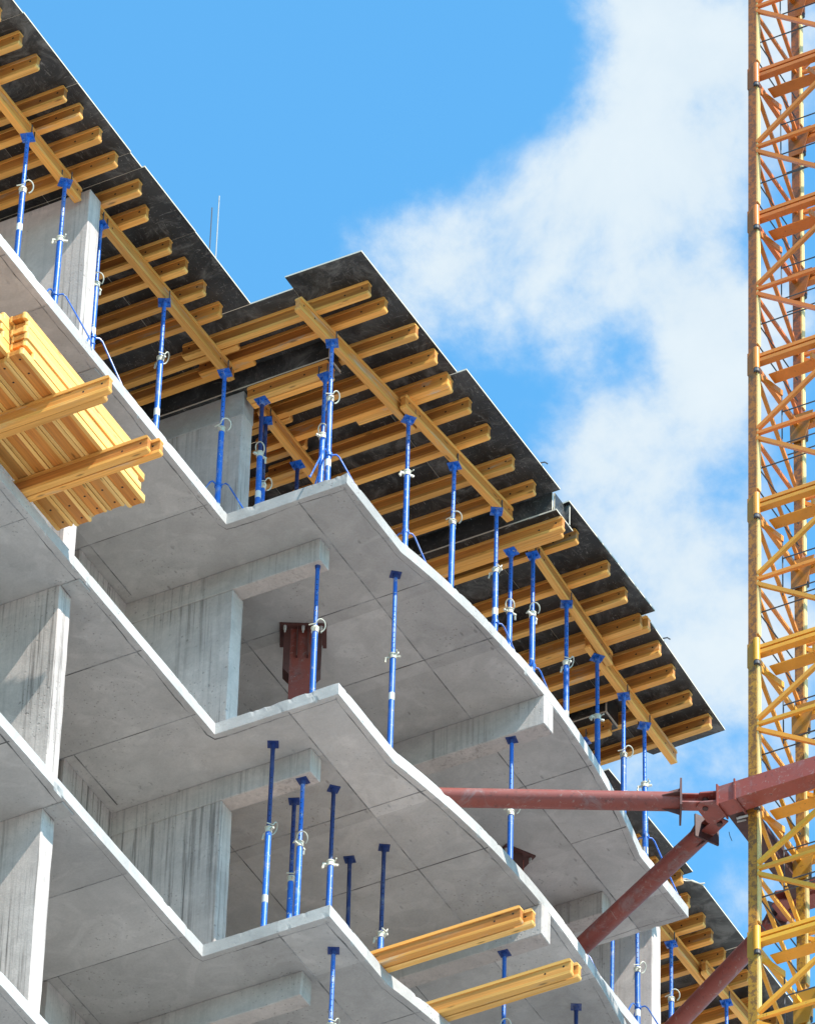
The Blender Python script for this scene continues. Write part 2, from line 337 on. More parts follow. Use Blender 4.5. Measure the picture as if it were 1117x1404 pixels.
def slab(zb, th, seed):
    pts = outline(); n = len(pts); P = []; F = []
    zt = zb + th; rings = []
    cx = []
    for i in range(n):
        a = Vector(pts[i - 1]); b = Vector(pts[(i + 1) % n]); t = (b - a).normalized(); cx.append((t.y, -t.x))
    fixed = {i for i, p in enumerate(pts) if p[0] < -1}
    def ring(z, inset, wob, bite, k):
        idx = []
        for i, (x, y) in enumerate(pts):
            nx, ny = cx[i]; w = 0; dz = 0
            if i not in fixed:
                w = wob * noise.noise(Vector((x * 1.3, y * 1.3, seed * 7.3 + k))) + wob * 0.35 * noise.noise(Vector((x * 6, y * 6, seed * 3.1 + k)))
                b = 0.7 * noise.noise(Vector((x * 1.9 + 11, y * 1.9, seed * 5.7 + k * 9))) + 0.75 * noise.noise(Vector((x * 8, y * 8, seed * 2.2 + k * 4))) + 0.5 * noise.noise(Vector((x * 21, y * 21, seed * 2.9 + k * 4)))
                b = max(0, b - 0.36) * bite
                w -= b * 0.5; dz = (b if z < zb + th / 2 else -b * 0.7) if bite else 0
            idx.append(len(P)); P.append((x + nx * (w - inset), y + ny * (w - inset), z + dz))
        return idx
    ra = ring(zt, 0.05, 0.0, 0.0, 0); rb = ring(zt - .002, 0.0, 0.004, 0.032, 1); rc = ring(zb + th * 0.5, 0.0, 0.004, 0.0, 1)
    rd = ring(zb + 0.003, 0.0, 0.004, 0.050, 2); re_ = ring(zb, 0.022, 0.003, 0.0, 2)
    for a, b in ((ra, rb), (rb, rc), (rc, rd), (rd, re_)):
        for i in range(n): F.append((a[i], a[(i + 1) % n], b[(i + 1) % n], b[i]))
    F.append(tuple(ra)); F.append(tuple(reversed(re_)))
    mb = MB(); mb.add(P, F); return mb
TH = 0.16
for i, zb in enumerate((0.0, -3.0, -6.0, -9.0, -12.0)):
    s_ = slab(zb, TH, i + 1)
    o = bpart(s_, 'floor_slab', M['concrete'])
    # form joints left on the soffit by the sheets
    zz = zb
    q = MB(); prev = None; pts_ = [p for p in outline() if p[0] > -.5 and -7 < p[1] < 14]
    for j_, (x, y) in enumerate(pts_):
        a_ = Vector(pts_[max(0, j_ - 1)]); b_ = Vector(pts_[min(len(pts_) - 1, j_ + 1)]); t_ = (b_ - a_).normalized(); n_ = Vector((t_.y, -t_.x))
        c_ = Vector((x, y)) - n_ * (.075 + .022 * noise.noise(Vector((x * 1.7, y * 1.7, i * 3.3))) + .006 * noise.noise(Vector((x * 9, y * 9, i))))
        w_ = max(.0008, .004 + .010 * noise.noise(Vector((x * 2.3 + 7, y * 2.3, i * 1.3))))
        cur = [(c_.x + n_.x * w_, c_.y + n_.y * w_, zz + .004), (c_.x + n_.x * w_, c_.y + n_.y * w_, zz - .003), (c_.x - n_.x * w_, c_.y - n_.y * w_, zz - .003), (c_.x - n_.x * w_, c_.y - n_.y * w_, zz + .004)]
        q.v += cur
        if j_:
            o_ = len(q.v) - 8
            for e_ in range(3): q.f.append((o_ + e_, o_ + e_ + 1, o_ + e_ + 5, o_ + e_ + 4)); q.m.append(0)
    q.build('edge_seam', M['seam'], o)
    def seam(lo, hi):
        m = MB(); m.box(lo, hi); m.build('panel_seam', M['seam'], o)
    def sy(x, y0, y1, w=0.010, d=0.004): seam((x - w / 2 + random.uniform(-.004, .004), y0, zz - d), (x + w / 2, y1, zz + 0.006))
    def sx(y, x0, x1, w=0.010, d=0.004): seam((x0, y - w / 2 + random.uniform(-.004, .004), zz - d), (x1, y + w / 2, zz + 0.006))
    sy(0.88, 0.03, 4.065); sy(0.88, 4.28, 8.31)
    sx(1.80, 0.885, bayx(1.8) - 0.02); sx(2.95, -0.3, bayx(2.95) - 0.02); sx(5.39, 0.885, bayx(5.4) - 0.02); sx(6.54, 0.885, bayx(6.5) - 0.02)
    sx(1.80, -1.5, 0.865, 0.008); sx(5.39, -1.4, 0.865, 0.008)
    for y in (-12.9, -11.7, -10.5, -9.4, -8.2, -7.05, -5.88, -4.71, -1.53, -0.38, 8.72, 9.88, 12.1, 13.3):
        sx(y, -3.2, -0.02)
    sx(-3.85, -2.4, -0.04); sy(-1.50, -0.37, 0.55); sy(-0.75, 0.9, 4.05, 0.010); sy(-0.1, 4.3, 7.4, 0.008); sy(-1.5, -12.9, -3.2, 0.01); sy(-1.5, 8.72, 10.8)
def wall_box(lo, hi, mat, name, label=None, jag=0.006):
    # a cast wall or beam with slightly irregular arrises
    bm = bmesh.new()
    bmesh.ops.create_cube(bm, size=1)
    for v in bm.verts: v.co = Vector((lo[0] if v.co.x < 0 else hi[0], lo[1] if v.co.y < 0 else hi[1], lo[2] if v.co.z < 0 else hi[2]))
    es = [e for e in bm.edges if (e.verts[0].co - e.verts[1].co).length > 0.9]
    if es: bmesh.ops.subdivide_edges(bm, edges=es, cuts=12, use_grid_fill=True)
    bmesh.ops.bevel(bm, geom=[e for e in bm.edges if len(e.link_faces) == 2 and e.calc_face_angle(0) > 1], offset=0.008, segments=1, affect='EDGES')
    for v in bm.verts:
        on = sum((abs(v.co[i] - lo[i]) < .02 or abs(v.co[i] - hi[i]) < .02) for i in range(3))
        if on >= 2:
            d = Vector((noise.noise(v.co * 5 + Vector((3, 1, 2))), noise.noise(v.co * 5 + Vector((9, 1, 2))), 0)) * jag
            v.co += d
    me = bpy.data.meshes.new(name); bm.to_mesh(me); bm.free(); me.materials.append(mat)
    o = link(name, me, BLD, (0, 0, -ZG))
    if label: o['label'] = label
    return o
for i, zb in enumerate((3.0, 0.0, -3.0, -6.0, -9.0)):
    top = (zb - 0.32) if i == 0 else zb
    zl = zb - 3.0 + TH + 0.001
    # party wall in the recess on either side, bay cheek walls
    for (y0, y1) in ((-2.81, -2.575), (10.92, 11.155)):
        wall_box((-6.5, y0, zl), (-0.26, y1, 2.77 if i == 0 else zb - 0.001), M['wall'], 'cross_wall')
        if i: wall_box((-0.255, y0 + 0.005, zb - 0.018), (-0.03, y1, zb - 0.0005), M['rough'], 'rough_patch', jag=0.02)
    for (y0, y1, bx) in ((0.65, 0.88, 0.82), (7.46, 7.69, 0.82)):
        wall_box((-1.62, y0, zl), (-0.26, y1, zb - (0.342 if i == 0 else 0.322)), M['wall'], 'cheek_wall')
        if not i: wall_box((-6.4, y0 - .006, 2.30), (-.254, y1 + .006, 2.652), M['rough'], 'wall_head', 'darker damp concrete head of the cheek wall', 0.012)
        if i: wall_box((-6.5, y0 - 0.003, zb - 0.32), (bx, y1 - 0.02, zb - 0.0005), M['beam'], 'downstand_beam', jag=0.014)
    if i:
        wall_box((-6.5, 4.06, zb - 0.42), (1.806, 4.285, zb - 0.0005), M['beam'], 'balcony_beam', jag=0.010)
        wall_box((-1.84, -0.37, zl), (-1.62, 0.66, zb - 0.001), M['wall'], 'cross_wall')
        wall_box((-1.84, 7.7, zl), (-1.62, 8.72, zb - 0.001), M['wall'], 'cross_wall')
        wall_box((-6.5, 4.06, zl), (-2.3, 4.28, zb - 0.422), M['wall'], 'cross_wall')
    wall_box((-6.72, -16.0, zl), (-6.52, 24.0, zb - 0.001 - (0.3 if i == 0 else 0)), M['wall'], 'light_block_wall')  # unseen back wall, added to block light and keep the interiors dark

# ------------------------------------------------------------------ timber beams (I-section, 200 x 80)
_bm = {}
def beam_meshes(L, kind):
    key = (round(L, 2), kind)
    if key not in _bm:
        fm, wm = ('flange', 'web') if kind == 'site' else ('fresh', 'fresh_web')
        c = 0.024
        b = MB(); b.prism([(c, 0), (L - c, 0), (L - c * .3, c * .3), (L, c), (L, 0.04), (0, 0.04), (0, c), (c * .3, c * .3)], -0.04, 0.04)
        lowf = b.mesh('flange', M[fm])
        t = MB(); t.prism([(0, 0.16), (L, 0.16), (L, 0.2 - c), (L - c * .3, 0.2 - c * .3), (L - c, 0.2), (c, 0.2), (c * .3, 0.2 - c * .3), (0, 0.2 - c)], -0.04, 0.04)
        topf = t.mesh('flange', M[fm])
        w = MB(); w.box((0.002, -0.0290, 0.0385), (L - 0.002, 0.0290, 0.1615))
        for xx, zz in ((0.085, 0.118), (0.30, 0.095), (L - 0.085, 0.118), (L - 0.30, 0.095)):
            w.tube((xx, -0.0300, zz), (xx, 0.0300, zz), 0.0125, 8, mi=1)
        web = w.mesh('web', [M[wm], M['hole']])
        _bm[key] = (lowf, topf, web)
    return _bm[key]
def hbeam(name, label, cat, p, q, group, kind='site', roll=0.0):
    """beam whose underside runs from p to q"""
    p = Vector(p); q = Vector(q); d = q - p; L = round(d.length, 2)
    rz = math.atan2(d.y, d.x); ry = -math.asin(max(-1, min(1, d.z / d.length)))
    t = thing(name, label, cat, p, (0, 0, 0), group)
    t.rotation_euler = (Matrix.Rotation(rz, 4, 'Z') @ Matrix.Rotation(ry, 4, 'Y') @ Matrix.Rotation(roll, 4, 'X')).to_euler()
    a, b, w = beam_meshes(L, kind)
    link('flange', a, t); link('flange', b, t); link('web', w, t)
    return t
ZJ, ZL, ZP = 2.78, 2.58, 2.981
# joists over the recess (left), over the bay, over the far recess
rec = [(-6.38, .15), (-5.92, .16), (-5.45, .14), (-5.02, .15), (-4.64, .142), (-4.10, .166), (-3.795, .189), (-3.396, .195), (-2.99, .163), (-2.50, .183), (-2.12, .055), (-1.56, .031), (-1.21, .037), (-.805, .042), (-.42, .031)]
G1 = 'joists under the recessed formwork at upper left'
vis = 0
for i, (y, x) in enumerate(rec):
    if y < -4.9: lab = '%s yellow timber joist beyond the upper left corner of the recessed formwork' % ORD[3 - i]
    else:
        lab = '%s yellow timber joist from the upper left along the recessed formwork edge' % ORD[vis]; vis += 1
    sk = random.uniform(-.012, .012)
    hbeam('timber_joist', lab, 'joist', (x - 3.9, y + sk, ZJ), (x, y, ZJ), G1)
for y, x, lab in ((.115, -.04, 'short-ending timber joist lapped beside the long one at the inner corner of the formwork'), (.42, .0, 'timber joist ending under the inner corner, just above the prop by the concrete cheek wall')):
    hbeam('timber_joist', lab, 'joist', (x - 3.9, y + .01, ZJ), (x, y, ZJ), G1)
bay = [(.03, 1.666, -.69), (.34, 1.705, -.66), (.86, 1.824, -.70), (1.32, 1.821, -.72), (1.72, 1.773, -.70), (2.20, 1.793, -.8), (2.68, 1.784, -.75), (3.26, 1.793, -.7), (3.75, 1.811, -.7),
       (4.71, 1.866, -.7), (5.36, 1.953, -.7), (5.87, 1.923, -.75), (6.36, 1.87, -.7), (6.89, 1.853, -.7), (7.34, 1.805, -.72), (7.85, 1.78, -.7), (8.34, 1.80, -.4)]
G2 = 'joists under the projecting balcony formwork'
for i, (y, x1, x0) in enumerate(bay):
    lab = '%s timber joist from the top corner along the projecting balcony formwork' % ORD[i]
    sk = random.uniform(-.02, .02)
    hbeam('timber_joist', lab, 'joist', (x0, y + sk, ZJ), (x1, y, ZJ), G2)
hbeam('timber_joist', 'lower timber of the doubled joists tight against the fifth balcony joist', 'joist', (.55, 1.81, ZJ), (1.755, 1.805, ZJ), G2)
hbeam('timber_joist', 'weathered timber laid tight against the thirteenth joist above the ledger lap', 'joist', (.35, 6.45, ZJ), (1.93, 6.443, ZJ), G2)
G3 = 'inner joists lapped behind the balcony joists'
for i, (y, x1) in enumerate(((.95, -.10), (1.42, -.08), (1.9, -.15), (2.30, -.1), (2.78, -.12), (3.36, -.1))):
    hbeam('timber_joist', '%s inner timber joist behind the blue props in the balcony interior' % ORD[i], 'joist', (x1 - 3.3, y, ZJ), (x1, y, ZJ), G3)
far = [(9.05, .05), (9.5, .04), (9.98, .06), (10.45, .05), (10.80, .209), (11.25, .081), (11.68, .08), (12.0, .029), (12.41, .002), (12.93, .078), (13.45, -.02), (13.9, .0), (14.4, .02), (14.9, .02), (15.4, .02)]
G4 = 'joists under the far recess formwork'
for i, (y, x) in enumerate(far):
    lab = ('%s timber joist of the far recess, seen below the balcony end beside the crane' % ORD[i])
    hbeam('timber_joist', lab, 'joist', (x - 3.9, y + random.uniform(-.01, .01), ZJ), (x, y, ZJ), G4)
# ledgers
G5 = 'ledger beams carried by the blue props'
led = [((-.385, -7.2), (-.385, -2.84), 'yellow ledger beam under the recessed joists, top left of the photo'),
       ((-.335, -2.55), (-.27, .39), 'ledger beam crossing the recess from the concrete fin to the inner corner'),
       ((.945, -.30), (1.175, 2.02), 'upper ledger beam of the balcony with a free end jutting past the first joist'),
       ((1.245, 1.62), (1.445, 3.86), 'second ledger beam of the balcony, lapped on the upper one'),
       ((1.43, 4.40), (1.33, 6.62), 'third ledger beam of the balcony, starting beside the boxed cross beam'),
       ((1.245, 6.20), (1.215, 8.55), 'last ledger beam of the balcony with its free end against the sky'),
       ((-.23, .98), (-.22, 3.3), 'inner ledger beam behind the balcony props, next to the cheek wall'),
       ((-.34, 8.6), (-.36, 10.9), 'ledger beam hidden behind the balcony end in the far recess'),
       ((-.345, 11.2), (-.335, 12.62), 'short ledger beam of the far recess beside the white fin edge'),
       ((-.23, 12.28), (-.15, 15.2), 'ledger beam of the far recess crossing under the oxide red brace')]
for (a, b, lab) in led:
    hbeam('timber_ledger', lab, 'ledger beam', (a[0], a[1], ZL), (b[0], b[1], ZL), G5)
# doubled bearers under the two boxed beams
for dy, lab in ((.655, 'near timber of the pair bearing the small boxed beam by the cheek wall'), (.745, 'far timber of the pair bearing the small boxed beam by the cheek wall')):
    hbeam('timber_bearer', lab, 'bearer beam', (-.20, dy, 2.455), (.835, dy, 2.455), 'bearers under the beam boxes')
for dy, x, lab in ((4.13, 1.985, 'near timber of the pair bearing the long boxed beam with a pale tip'), (4.215, 1.93, 'far timber of the pair bearing the long boxed beam')):
    hbeam('timber_bearer', lab, 'bearer beam', (-.9, dy, 2.455), (x, dy, 2.455), 'bearers under the beam boxes')
hbeam('timber_bearer', 'timber bearer glimpsed over the balcony edge below the ledger lap', 'bearer beam', (-.4, 7.57, 2.455), (.86, 7.57, 2.455), 'bearers under the beam boxes')

# ------------------------------------------------------------------ formwork sheets
def sheet(poly, label, z0=ZP, th=0.021, mat='film', group='black plywood sheets of the slab formwork', ev=0):
    m = MB(); n = len(poly)
    P = [(x, y, z0 + random.uniform(0, .0006)) for x, y in poly] + [(x, y, z0 + th) for x, y in poly]
    m.add(P, [tuple(range(n - 1, -1, -1)), tuple(range(n, 2 * n))], 0)
    m.add(P, [(i, (i + 1) % n, n + (i + 1) % n, n + i) for i in range(n)], 1)
    me = m.mesh('formwork_sheet', [M[mat], M['edge']])
    return thing('formwork_sheet', label, 'formwork sheet', (0, 0, random.uniform(0, .004)), (0, 0, 0), group, me)
def rect(x0, y0, x1, y1, j=0.006):
    r = lambda: random.uniform(-j, j)
    return [(x0, y0), (x1 + r(), y0), (x1 + r(), y1), (x0, y1)]
G = .004
ys = [-10.1, -8.85, -7.6, -6.42, -5.25, -4.085, -2.915, -2.66, -1.525]
xs = [.30, .30, .30, .30, .305, .30, .285, .318, .312]
for i in range(len(ys)):
    y0 = ys[i]; y1 = ys[i + 1] - G if i < len(ys) - 1 else -.255
    nm = {3: 'black plywood sheet cut off by the top left corner of the photo', 4: 'black plywood sheet above the first recess joists, upper left', 5: 'black plywood sheet above the ledger end at upper left',
          6: 'narrow black plywood filler strip above the concrete fin top', 7: 'black plywood sheet just right of the fin top', 8: 'black plywood sheet ending at the notch before the balcony'}.get(i, 'black plywood sheet, %s beyond the top left corner of the photo' % ORD[2 - i] if i < 3 else '')
    x1 = xs[i]
    sheet(rect(-.9, y0, x1, y1), nm + ', edge piece')
    sheet(rect(-3.3, y0, -.905, y1, 0), nm + ', inner piece')
sheet([(-.9, -.25), (.852, -.25), (.852, 1.75), (-.9, 1.75)], 'black plywood sheet behind the notch where the balcony starts')
sheet([(.857, -.455), (1.812, -.44), (1.852, 1.752), (.857, 1.752)], 'black plywood sheet forming the top outer corner of the balcony')
sheet([(.857, 1.757), (1.965, 1.768), (2.0, 4.02), (.857, 4.02)], 'black plywood sheet along the middle of the balcony edge')
sheet([(-.9, 1.756), (.852, 1.756), (.852, 4.02), (-.9, 4.02)], 'black plywood sheet over the inner balcony joists')
sheet([(-3.3, -.25), (-.905, -.25), (-.905, 4.02), (-3.3, 4.02)], 'black plywood sheet deep inside over the balcony')
sheet([(.80, 4.30), (2.002, 4.24), (2.035, 6.385), (.80, 6.385)], 'black plywood sheet after the boxed cross beam, pointed toward the crane')
sheet([(.80, 6.392), (1.905, 6.41), (1.828, 8.675), (.86, 8.70), (.80, 8.6)], 'black plywood sheet with the lowest corner pointing at the crane')
sheet([(-1.6, 4.30), (.795, 4.30), (.795, 8.60), (-1.6, 8.60)], 'black plywood sheet over the far half of the balcony interior')
sheet([(-3.3, 4.30), (-1.605, 4.30), (-1.605, 8.60), (-3.3, 8.60)], 'black plywood sheet deep over the far balcony half')
sheet([(-3.3, 8.71), (.26, 8.71), (.305, 10.9), (-3.3, 10.9)], 'black plywood sheet of the far recess above the oxide red brace')
sheet([(-3.3, 10.96), (.10, 10.96), (.15, 11.02), (.22, 11.05), (.30, 11.19), (.29, 12.45), (-3.3, 12.45)], 'grey weathered plywood sheet with a torn curled edge beside the crane', mat='greyply')
sheet([(-3.3, 12.46), (.288, 12.46), (.28, 15.9), (-3.3, 15.9)], 'black plywood sheet of the far recess half hidden behind the crane mast')
c = MB(); c.path([(.10, 10.97, 2.995), (.15, 11.02, 3.02), (.22, 11.06, 2.985), (.28, 11.15, 2.99), (.32, 11.20, 3.02)], 0.009, 6)
thing('torn_strip', 'pale curled strip of film on the torn plywood edge near the crane', 'film strip', (0, 0, 0), (0, 0, 0), None, c.mesh('torn_strip', M['edge']))
# beam boxes
def box_panel(t, name, lo, hi):
    m = MB(); x0, y0, z0 = lo; x1, y1, z1 = hi
    m.box(lo, hi, 0); me = m.mesh(name, [M['film'], M['edge']])
    for p in me.polygons:
        d = min(x1 - x0, y1 - y0, z1 - z0); ax = [x1 - x0, y1 - y0, z1 - z0].index(d)
        if abs(p.normal[ax]) < .5: p.material_index = 1
    return link(name, me, t, tuple(-c for c in t.location))
t = thing('beam_box', 'small black plywood beam box ending beside the cheek wall', 'formwork box', (0, .75, 2.66))
box_panel(t, 'side_panel', (-3.0, .625, 2.682), (.83, .646, 2.978)); box_panel(t, 'side_panel', (-3.0, .866, 2.682), (.83, .887, 2.978)); box_panel(t, 'base_panel', (-3.0, .61, 2.659), (.84, .90, 2.680)); box_panel(t, 'end_panel', (.832, .625, 2.683), (.853, .887, 2.977))
t = thing('beam_box', 'long black plywood beam box with a pale lower edge, across the balcony middle', 'formwork box', (0, 4.15, 2.66))
box_panel(t, 'side_panel', (-3.0, 4.01, 2.682), (1.90, 4.031, 2.978)); box_panel(t, 'side_panel', (-3.0, 4.29, 2.682), (1.98, 4.311, 2.978)); box_panel(t, 'base_panel', (-3.0, 3.985, 2.659), (1.97, 4.40, 2.680)); box_panel(t, 'end_panel', (1.905, 4.035, 2.683), (1.926, 4.286, 2.977))
t = thing('beam_box', 'black plywood beam box over the far end of the balcony', 'formwork box', (0, 7.57, 2.66))
box_panel(t, 'side_panel', (-2.0, 7.43, 2.682), (.86, 7.451, 2.978)); box_panel(t, 'side_panel', (-2.0, 7.70, 2.682), (.86, 7.721, 2.978)); box_panel(t, 'base_panel', (-2.0, 7.41, 2.659), (.87, 7.74, 2.680)); box_panel(t, 'end_panel', (.862, 7.43, 2.683), (.883, 7.721, 2.977))
# guard rods standing on the deck
for x, y, z0, z1, dx, lab in ((.0, -.685, 3.003, 4.25, .0, 'thin dark rod standing upright on the formwork deck'), (0.0, -.545, 3.003, 4.56, .0, 'thin pale rod, the taller of two on the deck')):
    m = MB(); m.tube((0, 0, 0), (dx, 0, z1 - z0), .0065, 6); thing('steel_rod', lab, 'rod', (x, y, z0), (0, 0, 0), 'rods on the deck', m.mesh('steel_rod', M['steel'] if y < -.6 else M['bolt']))
for x, y, lab in ((1.98, 3.55, 'bent wire end on the plywood edge above the boxed cross beam'), (1.88, 6.9, 'bent wire end on the plywood edge beside the lowest joists')):
    m = MB(); m.path([(-.05, 0, 0.01), (0, 0, .02), (.05, .02, .03), (.075, .05, .015)], .009, 5)
    thing('wire_stub', lab, 'wire', (x, y, 3.003), (0, 0, 0), 'wire ends on the deck edge', m.mesh('wire_stub', M['steel']))

# ------------------------------------------------------------------ steel props
_pm = {}
def cyl(name, r, h, mat, n=14, z0=0.0):
    key = (name, r, round(h, 3), mat, z0)
    if key not in _pm:
        m = MB(); m.tube((0, 0, z0), (0, 0, z0 + h), r, n); _pm[key] = m.mesh(name, M[mat], True)
    return _pm[key]
def prop_parts():
    d = {}
    m = MB(); m.tube((0, 0, -.035), (0, 0, .02), .040, 14); m.tube((0, 0, .02), (0, 0, .032), .046, 14)
    m.bar((-.085, 0, -.01), (.085, 0, -.01), .022, .022); m.bar((.075, 0, -.01), (.085, .01, -.075), .018, .018); d['collar'] = m.mesh('collar', M['zinc'], True)
    m = MB(); pts = [(-.075, -.01, .045)]
    for i in range(11):
        a = PI * (1.0 - i / 9.0 * 1.25); pts.append((.05 + .055 * math.cos(a), -.03 - .04 * math.sin(a * .8), .055 + .062 * math.sin(a)))
    m.path(pts, .0075, 6); d['pin'] = m.mesh('pin', M['zinc'], True)
    m = MB(); m.box((-.06, -.06, 0), (.06, .06, .008)); m.tube((0, 0, -.05), (0, 0, 0), .034, 12, r2=.045); d['base'] = m.mesh('base_plate', M['blue'])
    m = MB(); m.box((-.06, -.06, -.007), (.06, .06, 0)); m.tube((0, 0, -.06), (0, 0, -.007), .027, 12, r2=.034); d['plate'] = m.mesh('head_plate', M['blue_dark'])
    m = MB(); m.box((-.07, -.07, -.008), (.07, .07, 0)); m.tube((0, 0, -.07), (0, 0, -.008), .027, 12, r2=.036)
    for sx, sy in ((1, 0), (-1, 0), (0, 1), (0, -1)): m.bar((sx * .025, sy * .025, -.035), (sx * .06, sy * .06, -.012), .008, .03)
    d['fork'] = m.mesh('fork_head', M['blue'])
    m = MB(); m.tube((0, 0, -.005), (0, 0, .125), .008, 6); d['prong'] = m.mesh('fork_prong', M['steel'])
    m = MB()
    for i in range(9):
        for s in (1, -1): m.tube((0, s * .0232, .06 + i * .075), (0, s * .0238, .06 + i * .075), .007, 6)
    d['holes'] = m.mesh('pin_hole', M['hole'])
    m = MB(); m.tube((0, 0, 0), (0, 0, .10), .0340, 14); d['sticker'] = m.mesh('sticker', M['sticker'], True)
    return d
PP = prop_parts()
def prop(x, y, z0, z1, frac, label, fork=False, rz=0.0, sticker=None, dark=False, group=None, lean=(0, 0)):
    H = z1 - z0; zc = H * (1 - frac)
    t = thing('steel_prop', label, 'prop', (x, y, z0), (lean[0], lean[1], rz), group)
    link('outer_tube', cyl('outer_tube', .0330, zc - .02, 'blue', 14, .008), t)
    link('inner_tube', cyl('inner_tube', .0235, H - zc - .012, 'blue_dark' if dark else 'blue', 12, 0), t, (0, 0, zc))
    link('collar', PP['collar'], t, (0, 0, zc), (0, 0, rz * 2.3 + 1.1)); link('pin', PP['pin'], t, (0, 0, zc), (0, 0, rz * 3.1 - .4))
    link('base_plate', cyl('base_plate', .07, .008, 'blue', 4, 0), t, (0, 0, 0), (0, 0, PI / 4))
    if H - zc > .75: link('pin_hole', PP['holes'], t, (0, 0, zc + .05), (0, 0, random.uniform(0, .5)))['kind'] = 'stuff'
    if fork:
        link('fork_head', PP['fork'], t, (0, 0, H))
        for a, b in ((.055, .055), (-.055, .055), (.055, -.055), (-.055, -.055)): link('fork_prong', PP['prong'], t, (a, b, H))
    else: link('head_plate', PP['plate'], t, (0, 0, H))
    if sticker: link('sticker', PP['sticker'], t, (0, 0, zc * sticker), (0, 0, random.uniform(0, 6)))
    return t
GT = 'props under the top formwork'; GR = 'props left under the finished slabs'
Z4 = .161
for a in [
    (-.372, -3.973, ZL, .34, 'blue steel prop nearest the left photo edge, under the recess ledger', 1, .3, .62, 0),
    (-.365, -3.186, ZL, .36, 'blue steel prop in front of the concrete fin, with tripod', 1, .8, .30, 0),
    (-.335, -2.437, ZL, .38, 'blue steel prop just right of the concrete fin, with faded grey top', 1, .1, .5, 0),
    (-.318, -1.064, ZL, .36, 'lone blue steel prop under the middle of the recess ledger', 1, .5, .45, 0),
    (-.275, .239, ZL, .36, 'blue steel prop with tripod in front of the cheek wall, at the inner corner', 1, .2, .22, 0),
    (1.05, .343, ZL, .36, 'blue steel prop at the outer tip of the balcony, front one of a close pair', 1, .4, .35, 0),
    (1.21, 1.834, ZL, .34, 'blue steel prop at the ledger lap of the balcony, with tripod', 1, .9, .25, 0),
    (1.30, 2.741, ZL, .36, 'blue steel prop midway under the second balcony ledger', 1, .2, .3, 0),
    (1.40, 3.622, ZL, .38, 'blue steel prop under the end of the second balcony ledger, with tripod', 1, .6, .55, 0),
    (1.428, 4.477, ZL, .38, 'blue steel prop at the start of the third balcony ledger, with tripod', 1, .1, .4, 0),
    (1.385, 5.412, ZL, .38, 'blue steel prop with a yellowed sticker under the third ledger', 1, .5, .45, 0),
    (1.28, 6.424, ZL, .38, 'blue steel prop under the lap of third and last ledgers', 1, .9, 0, 0),
    (1.236, 7.165, ZL, .38, 'blue steel prop beside the last ledger with a frayed collar', 1, .3, 0, 0),
    (1.227, 7.76, ZL, .38, 'blue steel prop standing against the sky at the balcony end', 1, .7, .3, 0),
    (-.03, .70, 2.455, .36, 'blue steel prop under the left end of the doubled bearer, by the cheek wall', 1, 0, .55, 1),
    (.775, .66, 2.455, .40, 'blue prop under the right end of the doubled bearer, rear one of a close pair', 1, 0, .4, 0),
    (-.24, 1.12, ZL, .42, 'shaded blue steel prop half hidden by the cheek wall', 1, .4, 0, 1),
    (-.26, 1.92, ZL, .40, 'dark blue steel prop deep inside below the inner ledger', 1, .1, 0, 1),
    (1.28, 4.18, 2.455, .40, 'blue steel prop under the long doubled bearer', 1, 0, .3, 0),
    (.5, 7.57, 2.455, .40, 'blue steel prop head glimpsed over the balcony edge under the far beam box', 1, 0, .3, 0),
    (-.292, 10.6, ZL, .47, 'blue steel prop with tripod before the sunlit far cross wall', 1, .4, .45, 0),
    (-.496, 10.3, ZL, .72, 'blue steel prop beside the far cross wall, just right of the brace foot', 1, .8, .75, 0),
    (-.34, 11.6, ZL, .36, 'blue steel prop right of the white fin edge in the far recess', 1, .2, .5, 0),
    (-.22, 12.92, ZL, .36, 'blue steel prop below the crossing ledgers at the bottom right', 1, .2, .5, 0)]:
    x, y, zt, fr, lab, fk, rz, st, dk = a
    prop(x, y, Z4, zt, fr, lab, bool(fk), rz, st or None, bool(dk), GT, (random.uniform(-.007, .007), random.uniform(-.007, .007)))
for a in [
    (.74, .745, -.30, -2.839, .37, 'blue steel prop in front of the rusty column bracket', .3, .35, 0),
    (1.26, 1.55, 0, -2.839, .42, 'lone blue steel prop standing on the middle balcony edge', .7, .62, 0),
    (1.35, 4.17, -.42, -2.839, .44, 'blue steel prop crossing behind the horizontal red pipe', .2, .3, 0),
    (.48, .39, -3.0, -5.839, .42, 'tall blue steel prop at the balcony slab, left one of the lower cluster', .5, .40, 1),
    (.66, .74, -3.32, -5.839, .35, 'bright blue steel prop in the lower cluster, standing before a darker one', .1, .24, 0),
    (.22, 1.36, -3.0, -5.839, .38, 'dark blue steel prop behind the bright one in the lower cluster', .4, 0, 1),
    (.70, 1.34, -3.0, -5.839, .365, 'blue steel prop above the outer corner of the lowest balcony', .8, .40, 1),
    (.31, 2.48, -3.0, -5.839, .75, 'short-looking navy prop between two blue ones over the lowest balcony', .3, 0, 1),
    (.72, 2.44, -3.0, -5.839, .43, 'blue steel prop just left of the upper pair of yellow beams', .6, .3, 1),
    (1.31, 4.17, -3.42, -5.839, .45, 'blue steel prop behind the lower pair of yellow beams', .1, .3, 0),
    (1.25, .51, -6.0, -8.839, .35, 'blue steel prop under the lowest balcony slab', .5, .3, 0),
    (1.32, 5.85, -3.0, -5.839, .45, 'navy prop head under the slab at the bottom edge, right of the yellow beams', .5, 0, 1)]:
    x, y, zt, zb, fr, lab, rz, st, dk = a
    prop(x, y, zb, zt, fr, lab, False, rz, st or None, bool(dk), GR, (random.uniform(-.008, .008), random.uniform(-.008, .008)))
